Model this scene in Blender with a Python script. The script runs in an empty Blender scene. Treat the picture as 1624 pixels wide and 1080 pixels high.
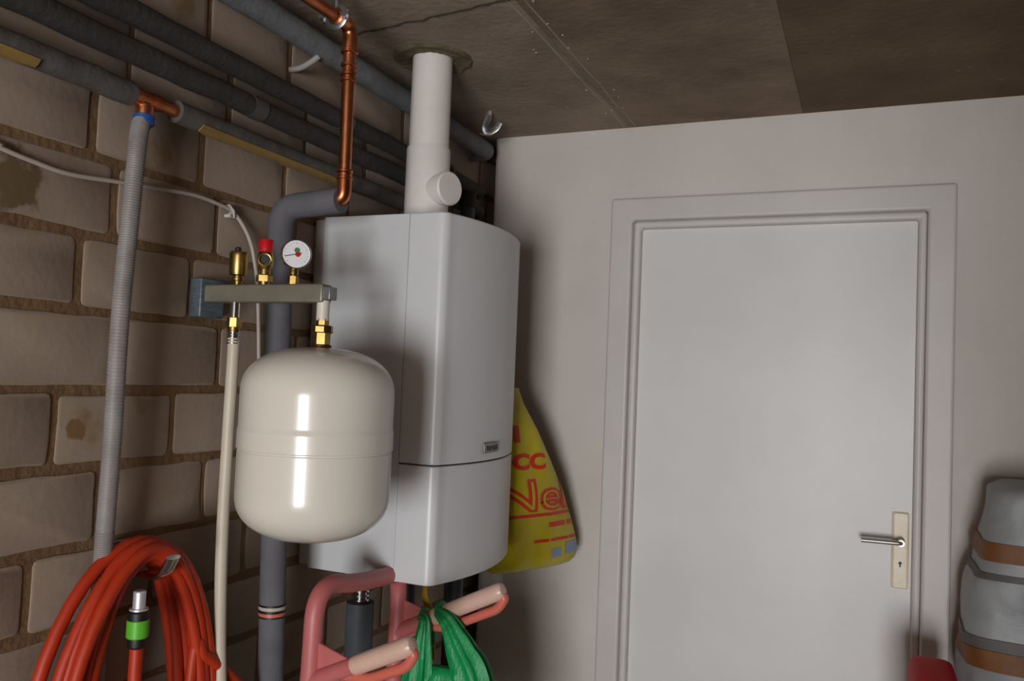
import bpy, bmesh, math, random
from mathutils import Vector, Matrix, noise
from mathutils.bvhtree import BVHTree

random.seed(7)
COL = bpy.context.scene.collection
PI = math.pi
H = 2.353                      # ceiling height

# ------------------------------------------------------------------ camera
FPX = 1321.0
CAM = Vector((1.26, -2.60, 1.53))
def _d(px, py):
    return Vector((px - 812.0, 540.0 - py, -FPX)).normalized()
_Y = _d(1378, 620)
_X = -_d(-2261, 470)
_X = (_X - _Y * _X.dot(_Y)).normalized()
_Z = _X.cross(_Y)
ROT = Matrix((_X, _Y, _Z))     # camera axes -> world
def P(px, py, X=None, Y=None, Z=None):
    """world point that a sight line meets on a real plane of the room"""
    w = ROT @ _d(px, py)
    if X is not None: t = (X - CAM.x) / w.x
    elif Y is not None: t = (Y - CAM.y) / w.y
    else: t = (Z - CAM.z) / w.z
    return CAM + w * t

# ------------------------------------------------------------------ materials
def lin(h):
    h = h.lstrip('#')
    return tuple(((c / 12.92) if c <= .04045 else ((c + .055) / 1.055) ** 2.4)
                 for c in (int(h[i:i + 2], 16) / 255 for i in (0, 2, 4)))
MATS = {}
def mat(name, col, rough=.5, metal=0.0, col2=None, scale=8.0, detail=4.0, bump=0.0, bscale=40.0,
        trans=0.0, coat=0.0, spots=None, stretch=None, lo=.35, hi=.65, spec=None):
    if name in MATS: return MATS[name]
    m = bpy.data.materials.new(name); m.use_nodes = True
    nt = m.node_tree; b = nt.nodes['Principled BSDF']
    c = lin(col)
    b.inputs['Base Color'].default_value = (*c, 1)
    b.inputs['Roughness'].default_value = rough
    b.inputs['Metallic'].default_value = metal
    if spec is not None: b.inputs['Specular IOR Level'].default_value = spec
    if trans: b.inputs['Transmission Weight'].default_value = trans
    if coat:
        b.inputs['Coat Weight'].default_value = coat; b.inputs['Coat Roughness'].default_value = .08
    tc = nt.nodes.new('ShaderNodeTexCoord'); src = tc.outputs['Object']
    if stretch:
        mp = nt.nodes.new('ShaderNodeMapping'); mp.inputs['Scale'].default_value = stretch
        nt.links.new(src, mp.inputs['Vector']); src = mp.outputs['Vector']
    if col2:
        n = nt.nodes.new('ShaderNodeTexNoise'); n.inputs['Scale'].default_value = scale
        n.inputs['Detail'].default_value = detail; n.inputs['Roughness'].default_value = .6
        nt.links.new(src, n.inputs['Vector'])
        r = nt.nodes.new('ShaderNodeValToRGB')
        r.color_ramp.elements[0].position = lo; r.color_ramp.elements[0].color = (*c, 1)
        r.color_ramp.elements[1].position = hi; r.color_ramp.elements[1].color = (*lin(col2), 1)
        nt.links.new(n.outputs['Fac'], r.inputs['Fac'])
        out = r.outputs['Color']
        if spots:
            n2 = nt.nodes.new('ShaderNodeTexNoise'); n2.inputs['Scale'].default_value = spots[1]
            n2.inputs['Detail'].default_value = 5
            nt.links.new(src, n2.inputs['Vector'])
            r2 = nt.nodes.new('ShaderNodeValToRGB')
            r2.color_ramp.elements[0].position = spots[2]; r2.color_ramp.elements[1].position = spots[2] + .06
            mx = nt.nodes.new('ShaderNodeMix'); mx.data_type = 'RGBA'
            nt.links.new(n2.outputs['Fac'], r2.inputs['Fac'])
            nt.links.new(r2.outputs['Color'], mx.inputs['Factor'])
            nt.links.new(out, mx.inputs['A']); mx.inputs['B'].default_value = (*lin(spots[0]), 1)
            out = mx.outputs['Result']
        nt.links.new(out, b.inputs['Base Color'])
    if bump:
        n = nt.nodes.new('ShaderNodeTexNoise'); n.inputs['Scale'].default_value = bscale
        n.inputs['Detail'].default_value = 5
        nt.links.new(src, n.inputs['Vector'])
        bp = nt.nodes.new('ShaderNodeBump'); bp.inputs['Strength'].default_value = bump
        bp.inputs['Distance'].default_value = .01
        nt.links.new(n.outputs['Fac'], bp.inputs['Height']); nt.links.new(bp.outputs['Normal'], b.inputs['Normal'])
    MATS[name] = m
    return m

M_plaster = mat('plaster', '#d6cec7', .75, col2='#cdc4bc', scale=2.2, bump=.10, bscale=120)
M_door = mat('door_paint', '#dcdad8', .42, col2='#d6d4d3', scale=3, bump=.02, bscale=60)
M_frame = mat('frame_paint', '#d2cdc9', .45, col2='#ccc6c2', scale=4, bump=.03, bscale=60)
M_conc = mat('concrete', '#a08f7e', .9, col2='#847464', scale=3.5, detail=8, bump=.35, bscale=45, spots=('#9a8f80', 22, .66))
M_conc_brown = mat('concrete_brown', '#75604a', .9, col2='#5c4934', scale=3.0, detail=8, bump=.35, bscale=45, spots=('#8a7660', 18, .68))
M_floor = mat('floor_concrete', '#8d8780', .8, col2='#7a756e', scale=3, bump=.1)
M_block = mat('lime_block', '#9c8a7b', .92, col2='#93806f', scale=6, detail=8, bump=.08, bscale=70, spots=('#7d6648', 6, .66))
M_mortar = mat('mortar', '#7d6142', .95, col2='#6b5036', scale=14, bump=.4, bscale=60)
M_boiler = mat('boiler_white', '#d3d3d4', .34, col2='#cfcfd1', scale=2)
M_boiler_side = mat('boiler_side', '#cfd0d1', .38, col2='#cacbcd', scale=2)
M_gap = mat('dark_gap', '#3a3a3a', .8)
M_badge = mat('badge', '#8d8883', .35, metal=.5, col2='#6d6864', scale=60)
M_cream = mat('vessel_cream', '#dbd5ca', .22, col2='#d8d1c5', scale=2, coat=.3)
M_brass = mat('brass', '#b3985c', .36, metal=1, col2='#8f7440', scale=30)
M_chrome = mat('chrome', '#dcdcdc', .15, metal=1)
M_zinc = mat('zinc', '#a8aaac', .4, metal=.9, col2='#8b8d8f', scale=25)
M_armgrey = mat('arm_grey', '#8d8879', .42, metal=.35, col2='#7d786b', scale=14)
M_bluegrey = mat('bluegrey_steel', '#6f7a82', .5, metal=.4, col2='#57626a', scale=40, stretch=(1, 1, 6))
M_red = mat('red_plastic', '#c0141c', .35)
M_dial = mat('dial_white', '#e4e0e4', .4)
M_black = mat('black_plastic', '#141516', .5)
M_green = mat('green_plastic', '#5cb52c', .4)
M_copper = mat('copper', '#d98d62', .33, metal=1, col2='#b8683f', scale=14)
M_insul = mat('insulation_grey', '#75777b', .85, col2='#66686c', scale=20, bump=.2, bscale=90, spots=('#8b8782', 30, .68))
M_insul_dark = mat('insulation_dark', '#3b3836', .9, col2='#322f2d', scale=20, bump=.25, bscale=80)
M_insul_side = mat('insulation_elbow', '#66656a', .85, col2='#5c5b5f', scale=9, bump=.15, bscale=70)
M_flex = mat('flex_conduit', '#8e8986', .5, col2='#7e7976', scale=20)
M_blue = mat('blue_plastic', '#23509a', .4)
M_yellowtape = mat('yellow_tape', '#94773f', .8, col2='#7b5f34', scale=22, stretch=(1, .15, 1), bump=.2)
M_flue = mat('flue_white', '#e8e1dc', .5, col2='#e0d8d1', scale=6, spots=('#b39a7a', 9, .68))
M_cement = mat('flue_cement', '#74664f', .95, col2='#55482f', scale=25, bump=.6, bscale=60)
M_cable = mat('cable_white', '#b9aea4', .5)
M_orange = mat('orange_hose', '#b8330f', .5, col2='#aa2c0c', scale=10)
M_hosewhite = mat('cream_hose', '#cdc2b0', .45, col2='#c4b8a4', scale=8)
M_pink = mat('pink_paint', '#c26e6e', .45, col2='#bb6664', scale=12)
M_pad = mat('pink_pad', '#d9b8a6', .32, col2='#d4ae9e', scale=14, stretch=(2, 2, 2))
M_hook = mat('pink_rod', '#cf6a58', .4)
M_bag = mat('yellow_bag', '#bcab0c', .36, col2='#ab9907', scale=7, bump=.25, bscale=16)
M_bagred = mat('bag_red_print', '#c5280f', .4)
M_bagblue = mat('bag_blue_print', '#7b8fae', .4)
M_bagdark = mat('bag_dark_print', '#2c5a3a', .4)
M_gbag = mat('green_bag', '#159a55', .4, col2='#0c8a49', scale=40, stretch=(8, 8, 1), bump=.3, bscale=30)
M_ystrap = mat('yellow_strap', '#b08c1e', .6)
M_platecream = mat('plate_cream', '#f0e4cc', .4, col2='#e2d0b2', scale=14, spots=('#a5825a', 26, .70))
M_alu = mat('aluminium', '#b5b0a6', .35, metal=.85)
M_wrap = mat('plastic_wrap', '#9a9c9d', .45, col2='#858788', scale=7, bump=.3, bscale=14)
M_brown = mat('brown_tape', '#80501f', .6, col2='#6d421a', scale=14)
M_darkwrap = mat('dark_wrap', '#5f5b5a', .6, col2='#524e4d', scale=10)
M_binred = mat('bin_red', '#cf0d18', .6, spec=.25)
M_pipedark = mat('pipe_dark', '#40454b', .6, col2='#33383e', scale=14)

# ------------------------------------------------------------------ helpers
def mesh_obj(name, bm, m, parent=None, smooth=True, angle=40, bevel=None):
    me = bpy.data.meshes.new(name)
    bmesh.ops.recalc_face_normals(bm, faces=bm.faces[:])
    bm.to_mesh(me); bm.free()
    mats = m if isinstance(m, (list, tuple)) else [m]
    for q in mats: me.materials.append(q)
    if smooth:
        for p in me.polygons: p.use_smooth = True
        me.set_sharp_from_angle(angle=math.radians(angle))
    o = bpy.data.objects.new(name, me); COL.objects.link(o)
    if parent is not None:
        o.parent = parent
        o.matrix_parent_inverse = Matrix.Translation(parent.location).inverted()
    if bevel:
        b = o.modifiers.new('bevel', 'BEVEL'); b.width = bevel; b.segments = 3; b.limit_method = 'ANGLE'
        b.angle_limit = math.radians(50)
    return o
def thing(name, loc, label, cat, group=None):
    o = bpy.data.objects.new(name, None); o.empty_display_size = .05
    COL.objects.link(o); o.location = loc
    return tag(o, label, cat, group)
def tag(o, label, cat, group=None):
    o['label'] = label; o['category'] = cat
    if group: o['group'] = group
    return o
def struct(o):
    o['kind'] = 'structure'; return o

def box(bm, x0, x1, y0, y1, z0, z1, mi=0):
    v = [bm.verts.new(p) for p in ((x0,y0,z0),(x1,y0,z0),(x1,y1,z0),(x0,y1,z0),(x0,y0,z1),(x1,y0,z1),(x1,y1,z1),(x0,y1,z1))]
    for f in ((0,3,2,1),(4,5,6,7),(0,1,5,4),(1,2,6,5),(2,3,7,6),(3,0,4,7)):
        bm.faces.new([v[i] for i in f]).material_index = mi
    return v
def obox(bm, c, ax, ay, az, hx, hy, hz):
    """oriented box: centre, three unit axes, half sizes"""
    c = Vector(c); vs = []
    for sz in (-1, 1):
        for sx, sy in ((-1,-1),(1,-1),(1,1),(-1,1)):
            vs.append(bm.verts.new(c + ax*hx*sx + ay*hy*sy + az*hz*sz))
    for f in ((0,3,2,1),(4,5,6,7),(0,1,5,4),(1,2,6,5),(2,3,7,6),(3,0,4,7)):
        bm.faces.new([vs[i] for i in f])
def frames(pts):
    pts = [Vector(p) for p in pts]; n = len(pts); T = []
    for i in range(n):
        a = pts[max(i-1, 0)]; b = pts[min(i+1, n-1)]
        T.append((b - a).normalized())
    up = Vector((0,0,1)) if abs(T[0].z) < .9 else Vector((1,0,0))
    N = [(up - T[0]*up.dot(T[0])).normalized()]
    for i in range(1, n):
        v = N[-1] - T[i]*N[-1].dot(T[i])
        N.append(v.normalized())
    return pts, T, N
def tube(bm, pts, r, seg=16, cap=True, flat=None, a0=0, a1=2*PI):
    """swept tube; r may be a list; flat=(along normal, along binormal) scales"""
    pts, T, N = frames(pts); rings = []
    for i, p in enumerate(pts):
        B = T[i].cross(N[i]); rr = r[i] if isinstance(r, (list, tuple)) else r
        fx, fy = (flat[i] if isinstance(flat, list) else flat) if flat else (1, 1)
        full = abs(a1 - a0 - 2*PI) < 1e-6
        k = seg if full else seg + 1
        rings.append([bm.verts.new(p + N[i]*(rr*fx*math.cos(a0+(a1-a0)*j/seg)) + B*(rr*fy*math.sin(a0+(a1-a0)*j/seg))) for j in range(k)])
    for i in range(len(rings)-1):
        m = len(rings[i]); full = abs(a1 - a0 - 2*PI) < 1e-6
        for j in range(m if full else m-1):
            bm.faces.new((rings[i][j], rings[i][(j+1) % m], rings[i+1][(j+1) % m], rings[i+1][j]))
    if cap and abs(a1 - a0 - 2*PI) < 1e-6:
        bm.faces.new(rings[0][::-1]); bm.faces.new(rings[-1])
    return rings
def lathe(bm, prof, base, axis=(0,0,1), seg=48):
    """profile of (radius, height) around an axis through base"""
    a = Vector(axis).normalized()
    u = a.cross(Vector((0,0,1)) if abs(a.z) < .9 else Vector((1,0,0))).normalized(); w = a.cross(u)
    base = Vector(base); rings = []
    for r, h in prof:
        if r < 1e-6: rings.append([bm.verts.new(base + a*h)])
        else: rings.append([bm.verts.new(base + a*h + u*(r*math.cos(2*PI*j/seg)) + w*(r*math.sin(2*PI*j/seg))) for j in range(seg)])
    for A, B in zip(rings, rings[1:]):
        for j in range(seg):
            k = (j+1) % seg
            if len(A) == 1 and len(B) > 1: bm.faces.new((A[0], B[j], B[k]))
            elif len(B) == 1 and len(A) > 1: bm.faces.new((A[j], A[k], B[0]))
            elif len(A) > 1: bm.faces.new((A[j], A[k], B[k], B[j]))
    if len(rings[0]) > 1: bm.faces.new(rings[0][::-1])
    if len(rings[-1]) > 1: bm.faces.new(rings[-1])
def smooth_path(pts, n=10):
    """Catmull-Rom through pts"""
    p = [Vector(q) for q in pts]; out = []
    p = [p[0]*2 - p[1]] + p + [p[-1]*2 - p[-2]]
    for i in range(1, len(p)-2):
        for k in range(n):
            t = k/n; a, b, c, d = p[i-1], p[i], p[i+1], p[i+2]
            out.append(.5*((2*b) + (c-a)*t + (2*a-5*b+4*c-d)*t*t + (3*b-a-3*c+d)*t**3))
    out.append(p[-2]); return out
def round_path(pts, r, n=8):
    """polyline with rounded corners"""
    p = [Vector(q) for q in pts]; out = [p[0]]
    for i in range(1, len(p)-1):
        rr = r[i-1] if isinstance(r, (list, tuple)) else r
        a = (p[i-1]-p[i]); b = (p[i+1]-p[i])
        k = min(rr, a.length*.49, b.length*.49)
        A = p[i] + a.normalized()*k; B = p[i] + b.normalized()*k
        for j in range(n+1):
            t = j/n; out.append(A*(1-t)**2 + p[i]*2*t*(1-t) + B*t*t)
    out.append(p[-1]); return out
def dense(a, b, n):
    a = Vector(a); b = Vector(b); return [a.lerp(b, i/n) for i in range(n+1)]

# ------------------------------------------------------------------ setting
XR, YF, YB = 2.75, -6.3, .40
def add_stain(m, c, rad, col):
    nt = m.node_tree; b = nt.nodes['Principled BSDF']; L = nt.links
    old = b.inputs['Base Color'].links[0].from_socket
    tc = nt.nodes.new('ShaderNodeTexCoord'); d = nt.nodes.new('ShaderNodeVectorMath'); d.operation = 'DISTANCE'
    d.inputs[1].default_value = c; L.new(tc.outputs['Object'], d.inputs[0])
    n = nt.nodes.new('ShaderNodeTexNoise'); n.inputs['Scale'].default_value = 34; n.inputs['Detail'].default_value = 6
    L.new(tc.outputs['Object'], n.inputs['Vector'])
    a = nt.nodes.new('ShaderNodeMath'); a.operation = 'MULTIPLY_ADD'; a.inputs[1].default_value = -1/rad; a.inputs[2].default_value = .95
    L.new(d.outputs['Value'], a.inputs[0])
    q = nt.nodes.new('ShaderNodeMath'); q.operation = 'ADD'; L.new(a.outputs[0], q.inputs[0]); L.new(n.outputs['Fac'], q.inputs[1])
    rp = nt.nodes.new('ShaderNodeValToRGB'); rp.color_ramp.elements[0].position = .80; rp.color_ramp.elements[1].position = .98
    L.new(q.outputs[0], rp.inputs['Fac'])
    mx = nt.nodes.new('ShaderNodeMix'); mx.data_type = 'RGBA'; L.new(rp.outputs['Color'], mx.inputs['Factor']); L.new(old, mx.inputs['A'])
    mx.inputs['B'].default_value = (*lin(col), 1); L.new(mx.outputs['Result'], b.inputs['Base Color'])
add_stain(M_block, P(22, 285, X=0), .085, '#675339')
add_stain(M_block, P(120, 680, X=0), .035, '#77593a')
# left wall: lime blocks in thick brown mortar
bm = bmesh.new()
rng = random.Random(3)
c0, pitch, jt = 1.4755, .1365, .0185
rowY = {2: -1.569, 3: -1.569, 1: -1.517, 0: -1.579, -1: -1.494, -2: -1.608, -3: -1.514, -4: -1.638}
offs = {-1: -1.236-.258, 0: -1.579, 1: -1.517, 2: -1.517, 3: -1.569}
start = {3: -1.569, 2: -1.517, 1: -1.579, 0: -1.494, -1: -1.608, -2: -1.514, -3: -1.638}
box(bm, -.12, 0, YF, YB, 0, H, 1)
k = -11
while c0 + k*pitch < H:
    z0 = c0 + k*pitch; z1 = min(z0 + pitch, H)
    s = start.get(k, -1.57 if k % 2 else -1.50)
    y = s - .258*20
    while y < YB:
        if y > YF and y + .258 < YB:
            j = [rng.uniform(-.003, .003) for _ in range(6)]
            d = .0025 + rng.uniform(-.0008, .0012)
            y0, y1, q0, q1 = y + jt*.42 + j[0], y + .258 - jt*.42 + j[1], z0 + jt*.5 + j[2], z1 - jt*.45 + j[3]
            if q1 - q0 > .02:
                # slightly irregular rounded block face
                g = []
                cr = .009
                outline = []
                for (cy, cz, a) in ((y0+cr, q0+cr, PI), (y1-cr, q0+cr, 1.5*PI), (y1-cr, q1-cr, 0), (y0+cr, q1-cr, .5*PI)):
                    for t in (0, .5, 1):
                        outline.append((cy + cr*math.cos(a + t*PI/2), cz + cr*math.sin(a + t*PI/2)))
                # subdivide edges for wobble
                fine = []
                for i in range(len(outline)):
                    a = outline[i]; b = outline[(i+1) % len(outline)]
                    L = math.dist(a, b); n = max(1, int(L/.03))
                    for t in range(n): fine.append((a[0]+(b[0]-a[0])*t/n, a[1]+(b[1]-a[1])*t/n))
                wob = []
                for (yy, zz) in fine:
                    w = noise.noise(Vector((yy*18, zz*18, k*3.1)))*.0035
                    wob.append((yy + w, zz + noise.noise(Vector((yy*18+9, zz*18, k*3.1)))*.0035))
                cy = (y0+y1)/2; cz = (q0+q1)/2
                A = [bm.verts.new((-.004, yy, zz)) for yy, zz in wob]
                B = [bm.verts.new((d-.0012, yy+(cy-yy)*.003, zz+(cz-zz)*.006)) for yy, zz in wob]
                C_ = [bm.verts.new((d, yy+(cy-yy)*.022, zz+(cz-zz)*.045)) for yy, zz in wob]
                n = len(wob)
                for i in range(n):
                    m2 = (i+1) % n
                    bm.faces.new((A[i], A[m2], B[m2], B[i])); bm.faces.new((B[i], B[m2], C_[m2], C_[i]))
                bm.faces.new(C_)
        y += .258
    k += 1
struct(mesh_obj('wall_left', bm, [M_block, M_mortar], angle=35))

# ceiling: cast concrete planks running away from the camera
bm = bmesh.new()
xs = [-.12, .66, 1.40, XR+.1]
sx1 = P(980, 180, Z=H).x; sx2 = P(1265, 140, Z=H).x
xs = [-.12, sx1, sx2, XR+.1]
for i in range(3):
    box(bm, xs[i], xs[i+1]-.001, YF-.1, YB+.1, H, H+.15, i)
struct(mesh_obj('ceiling', bm, [M_conc, mat('concrete_mid', '#8f7c69', .9, col2='#6f5d4c', scale=3.2, detail=8, bump=.35, bscale=45, spots=('#8a7b6a', 20, .67)), M_conc_brown], smooth=False))
bm = bmesh.new()               # ragged grout ridges along the first seam
for off, r in ((-.016, .004), (.02, .003)):
    pts = []
    for i in range(140):
        y = -2.6 + 2.58*i/139
        pts.append((sx1 + off + noise.noise(Vector((y*6, off*50, 0)))*.008, y, H + .0005 + noise.noise(Vector((y*9, 3, off)))*.002))
    tube(bm, pts, [r*(.7 + .5*noise.noise(Vector((p[1]*25, off, 1)))) for p in pts], 8)
for i in range(26):
    y = rng.uniform(-1.6, -.1); x = sx1 + rng.uniform(-.07, .06)
    lathe(bm, [(rng.uniform(.002, .005), 0), (.002, .003), (0, .004)], (x, y, H), (0, 0, -1), 8)
struct(mesh_obj('trim_1', bm, mat('grout', '#a09484', .9)))
bm = bmesh.new()               # cross crack with a wisp of grout
ca0, ca1 = P(548, 58, Z=H), P(1100, -68, Z=H)
pts = [ca0.lerp(ca1, i/60) + Vector((0, noise.noise(Vector((i*.35, 4, 0)))*.012, 0)) for i in range(61)]
tube(bm, pts, [.0028 + .002*noise.noise(Vector((i*.7, 2, 9))) for i in range(61)], 8)
struct(mesh_obj('trim_2', bm, mat('crack', '#3a322a', .95)))
# unseen wing wall added behind the camera to shade the right side
bm = bmesh.new(); box(bm, 1.76, XR, -3.25, -3.15, 0, H)
struct(mesh_obj('unseen_shade_wall', bm, M_block, smooth=False))

bm = bmesh.new(); box(bm, -.12, XR+.1, YF-.1, YB+.1, -.1, 0)
struct(mesh_obj('floor', bm, M_floor, smooth=False))
bm = bmesh.new(); box(bm, XR, XR+.1, YF, YB, 0, H)
struct(mesh_obj('wall_right', bm, M_block, smooth=False))
bm = bmesh.new(); box(bm, -.12, XR+.1, YB, YB+.1, 0, H)     # dark wall seen only through the slot beside the plaster
struct(mesh_obj('wall_rear', bm, M_mortar, smooth=False))
# garage-door side behind the camera, with an opening
GX0, GX1, GZ1 = 1.15, 2.35, 1.50
bm = bmesh.new()
box(bm, -.12, GX0, YF-.1, YF, 0, H); box(bm, GX1, XR+.1, YF-.1, YF, 0, H); box(bm, GX0, GX1, YF-.1, YF, GZ1, H)
struct(mesh_obj('wall_front', bm, M_plaster, smooth=False))

# back wall with door opening, rounded free edge at the left
XE = .045
DX0, DX1, DZ = .578, 1.380, 2.020
fx0, fx1, fz = .484, 1.452, 2.103
ox0, ox1, oz = DX0-.022, DX1+.022, DZ+.022
bm = bmesh.new()
R = .022
prof = [(XE + R - R*math.cos(t*PI/12), R - R*math.sin(t*PI/12)) for t in range(7)]
outl = prof + [(ox0, 0), (ox0, .11), (XE, .11)]
def extr(bm, outl, z0, z1):
    a = [bm.verts.new((x, y, z0)) for x, y in outl]; b = [bm.verts.new((x, y, z1)) for x, y in outl]
    n = len(outl)
    for i in range(n): bm.faces.new((a[i], a[(i+1) % n], b[(i+1) % n], b[i]))
    bm.faces.new(a[::-1]); bm.faces.new(b)
extr(bm, outl, 0, H)
box(bm, ox1, XR, 0, .11, 0, H); box(bm, ox0, ox1, 0, .11, oz, H)
struct(mesh_obj('wall_back', bm, M_plaster, angle=30))

# door
door = bpy.data.objects.new('door_1', None); COL.objects.link(door); door.location = (DX0, 0, 0); struct(door)
door['label'] = 'flat white painted inner door with cream handle plate'
bm = bmesh.new(); box(bm, DX0-.001, DX1+.001, .020, .062, .012, DZ+.001)
mesh_obj('door_panel', bm, M_door, door, bevel=.002)
def mitred(bm, x0, x1, zt, w_out, ya, yb):
    """three-sided frame: inner rectangle x0..x1, top zt, offset outward by w_out, from depth ya to yb (front)"""
    inn = [(x0, 0), (x0, zt), (x1, zt), (x1, 0)]
    out = [(x0-w_out, 0), (x0-w_out, zt+w_out), (x1+w_out, zt+w_out), (x1+w_out, 0)]
    V = lambda y, L: [bm.verts.new((x, y, z)) for x, z in L]
    a, b, c, d = V(ya, inn), V(yb, inn), V(yb, out), V(ya, out)
    for p, q in ((a, b), (b, c), (c, d), (d, a)):
        for i in range(3): bm.faces.new((p[i], p[i+1], q[i+1], q[i]))
    for i in (0, 3): bm.faces.new((a[i], b[i], c[i], d[i]))
bm = bmesh.new()
wF = ox0 - fx0
mitred(bm, ox0, ox1, oz, wF, 0, -.034)           # architrave
mesh_obj('architrave', bm, M_frame, door, bevel=.008, smooth=False)
bm = bmesh.new()
mitred(bm, DX0, DX1, DZ, .022, .10, -.010)
mesh_obj('door_lining', bm, M_frame, door, bevel=.009, smooth=False)
# handle plate and lever
hp = P(1428, 874, Y=0)
ht = P(1430, 814, Y=0).z; hb = P(1426, 935, Y=0).z; hw = .0225
bm = bmesh.new()
o2 = []
for (cx, cz, a) in ((hp.x-hw+.006, hb+.006, PI), (hp.x+hw-.006, hb+.006, 1.5*PI), (hp.x+hw-.006, ht-.006, 0), (hp.x-hw+.006, ht-.006, .5*PI)):
    for t in range(5): o2.append((cx+.006*math.cos(a+t*PI/8), cz+.006*math.sin(a+t*PI/8)))
a = [bm.verts.new((x, .021, z)) for x, z in o2]; b = [bm.verts.new((x, .012, z)) for x, z in o2]
cc = [bm.verts.new((hp.x+(x-hp.x)*.72, .008, z+(hp.z-z)*.03)) for x, z in o2]
for i in range(len(o2)):
    j = (i+1) % len(o2); bm.faces.new((a[i], a[j], b[j], b[i])); bm.faces.new((b[i], b[j], cc[j], cc[i]))
bm.faces.new(cc); bm.faces.new(a[::-1])
plate = mesh_obj('handle_plate', bm, M_platecream, door, angle=30); plate['label'] = 'worn cream handle plate'
hz = P(1425, 858, Y=0).z
bm = bmesh.new()
lathe(bm, [(.011, 0), (.011, .012), (.009, .014), (.009, .05)], (hp.x, .010, hz), (0, -1, 0), 20)
lp = round_path([(hp.x, -.020, hz), (hp.x, -.037, hz), (hp.x-.03, -.039, hz), (hp.x-.102, -.039, hz-.001)], .012)
tube(bm, lp, [.0085]*len(lp), 14, flat=(.8, 1.05))
lv = mesh_obj('lever', bm, M_alu, plate)
lv['label'] = 'metal lever pointing left'
bm = bmesh.new()
lathe(bm, [(.0045, 0), (.0045, .001)], (hp.x, +.0085, hp.z-.035), (0, -1, 0), 14)
box(bm, hp.x-.002, hp.x+.002, .0068, .0085, hp.z-.046, hp.z-.035)
kh = mesh_obj('keyhole', bm, M_black, plate)

# ------------------------------------------------------------------ boiler
BY0, BY1, BZ0, BZ1 = -.935, -.490, 1.055, 1.899
BX = .373
b0 = thing('boiler', (0.008, (BY0+BY1)/2, BZ0), 'large white wall-hung heating boiler with curved front behind the cream vessel', 'boiler')
bm = bmesh.new(); box(bm, .034, .2715, BY0+.0015, BY1-.0015, BZ0-.002, BZ1-.001)
mesh_obj('casing', bm, M_boiler_side, b0, bevel=.0015)
bm = bmesh.new(); box(bm, .006, .036, BY0+.004, BY1-.012, BZ0+.004, BZ1-.006)
mesh_obj('rear_frame', bm, mat('rear_frame', '#b3b0ac', .6), b0, bevel=.002)
def front_outline():
    pts = []
    xr = .272
    pts.append((xr, BY0)); 
    r = .024
    for t in range(7): pts.append((BX-r + r*math.sin(t*PI/12), BY0+r - r*math.cos(t*PI/12)))
    n = 20
    for i in range(1, n):
        t = i/n; y = BY0+r + (BY1-BY0-2*r)*t
        pts.append((BX + .034*4*t*(1-t), y))
    for t in range(7): pts.append((BX-r + r*math.cos(t*PI/12), BY1-r + r*math.sin(t*PI/12)))
    pts.append((xr, BY1))
    return pts
fo = front_outline()
ZS = P(690, 740, Y=BY0).z
bm = bmesh.new(); extr(bm, fo, ZS+.0015, BZ1)
mesh_obj('front_panel', bm, M_boiler, b0, angle=35, bevel=.004)
bm = bmesh.new(); extr(bm, fo, BZ0-.003, ZS-.0015)
mesh_obj('lower_flap', bm, M_boiler, b0, angle=35, bevel=.003)
bm = bmesh.new()
ins = [(x-.006 if x > .30 else x, y+(.005 if y < -.7 else -.005)) for x, y in fo]
extr(bm, ins, ZS-.004, ZS+.004)
mesh_obj('seam', bm, M_gap, b0)
# badge
bc = P(773, 709, X=BX+.026)
t = (bc.y-BY0-.024)/(BY1-BY0-.048); bx = BX + .034*4*t*(1-t)
sl = math.atan2(.034*4*(1-2*t), (BY1-BY0-.048))
ay = Vector((math.sin(sl), math.cos(sl), 0)); ax = Vector((math.cos(sl), -math.sin(sl), 0)); az = Vector((0,0,1))
bm = bmesh.new(); obox(bm, (bx+.002, bc.y, bc.z), ax, ay, az, .003, .040, .013)
bd = mesh_obj('badge', bm, M_badge, b0, bevel=.002); bd['label'] = 'small grey badge above the seam'
bm = bmesh.new()
for i in range(5):
    q = Vector((bx+.0055, bc.y, bc.z)) + ay*(-.026+.013*i) - az*(.002 if i % 2 else 0)
    obox(bm, q, ax, ay, az, .0006, .0035, .006 if i != 2 else .004)
bt = mesh_obj('badge_letters', bm, M_gap, bd)

# ------------------------------------------------------------------ flue
fc = Vector((.19, -.715, 0))
f0 = thing('flue_pipe', (fc.x, fc.y, BZ1), 'thick white flue pipe from boiler top up into the concrete ceiling', 'flue pipe')
bm = bmesh.new()
zj = P(683, 236, Y=fc.y).z
lathe(bm, [(.052, zj-.03), (.052, H+.02)], fc, seg=40)
mesh_obj('pipe', bm, M_flue, f0, angle=35)
bm = bmesh.new()
lathe(bm, [(.057, BZ1-.002), (.057, zj-.006), (.0555, zj), (.053, zj)], fc, seg=40)
mesh_obj('tee_fitting', bm, M_flue, f0, angle=35)
ad = Vector((.95, -.31, .0)).normalized()
cz = P(708, 303, Y=fc.y).z
bm = bmesh.new()
lathe(bm, [(.041, .02), (.041, .068), (.0435, .069), (.0435, .084), (.040, .088), (0, .089)], fc + Vector((0, 0, cz)), ad, 36)
cp = mesh_obj('inspection_cap', bm, M_flue, f0, angle=35)
bm = bmesh.new()               # ragged cement ring where the flue enters the ceiling
rings = []
for (r, h) in ((.054, -.001), (.060, .004), (.072, .002), (.088, .004), (.097, .006), (.103, .002), (.106, -.002)):
    rings.append([bm.verts.new((fc.x + (r+noise.noise(Vector((j*.6, r*40, 0)))*.006*(r > .06))*math.cos(2*PI*j/48), fc.y + (r+noise.noise(Vector((j*.6, r*40, 5)))*.006*(r > .06))*math.sin(2*PI*j/48), H - h - abs(noise.noise(Vector((j*.5, r*60, 2))))*.005)) for j in range(48)])
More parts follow.
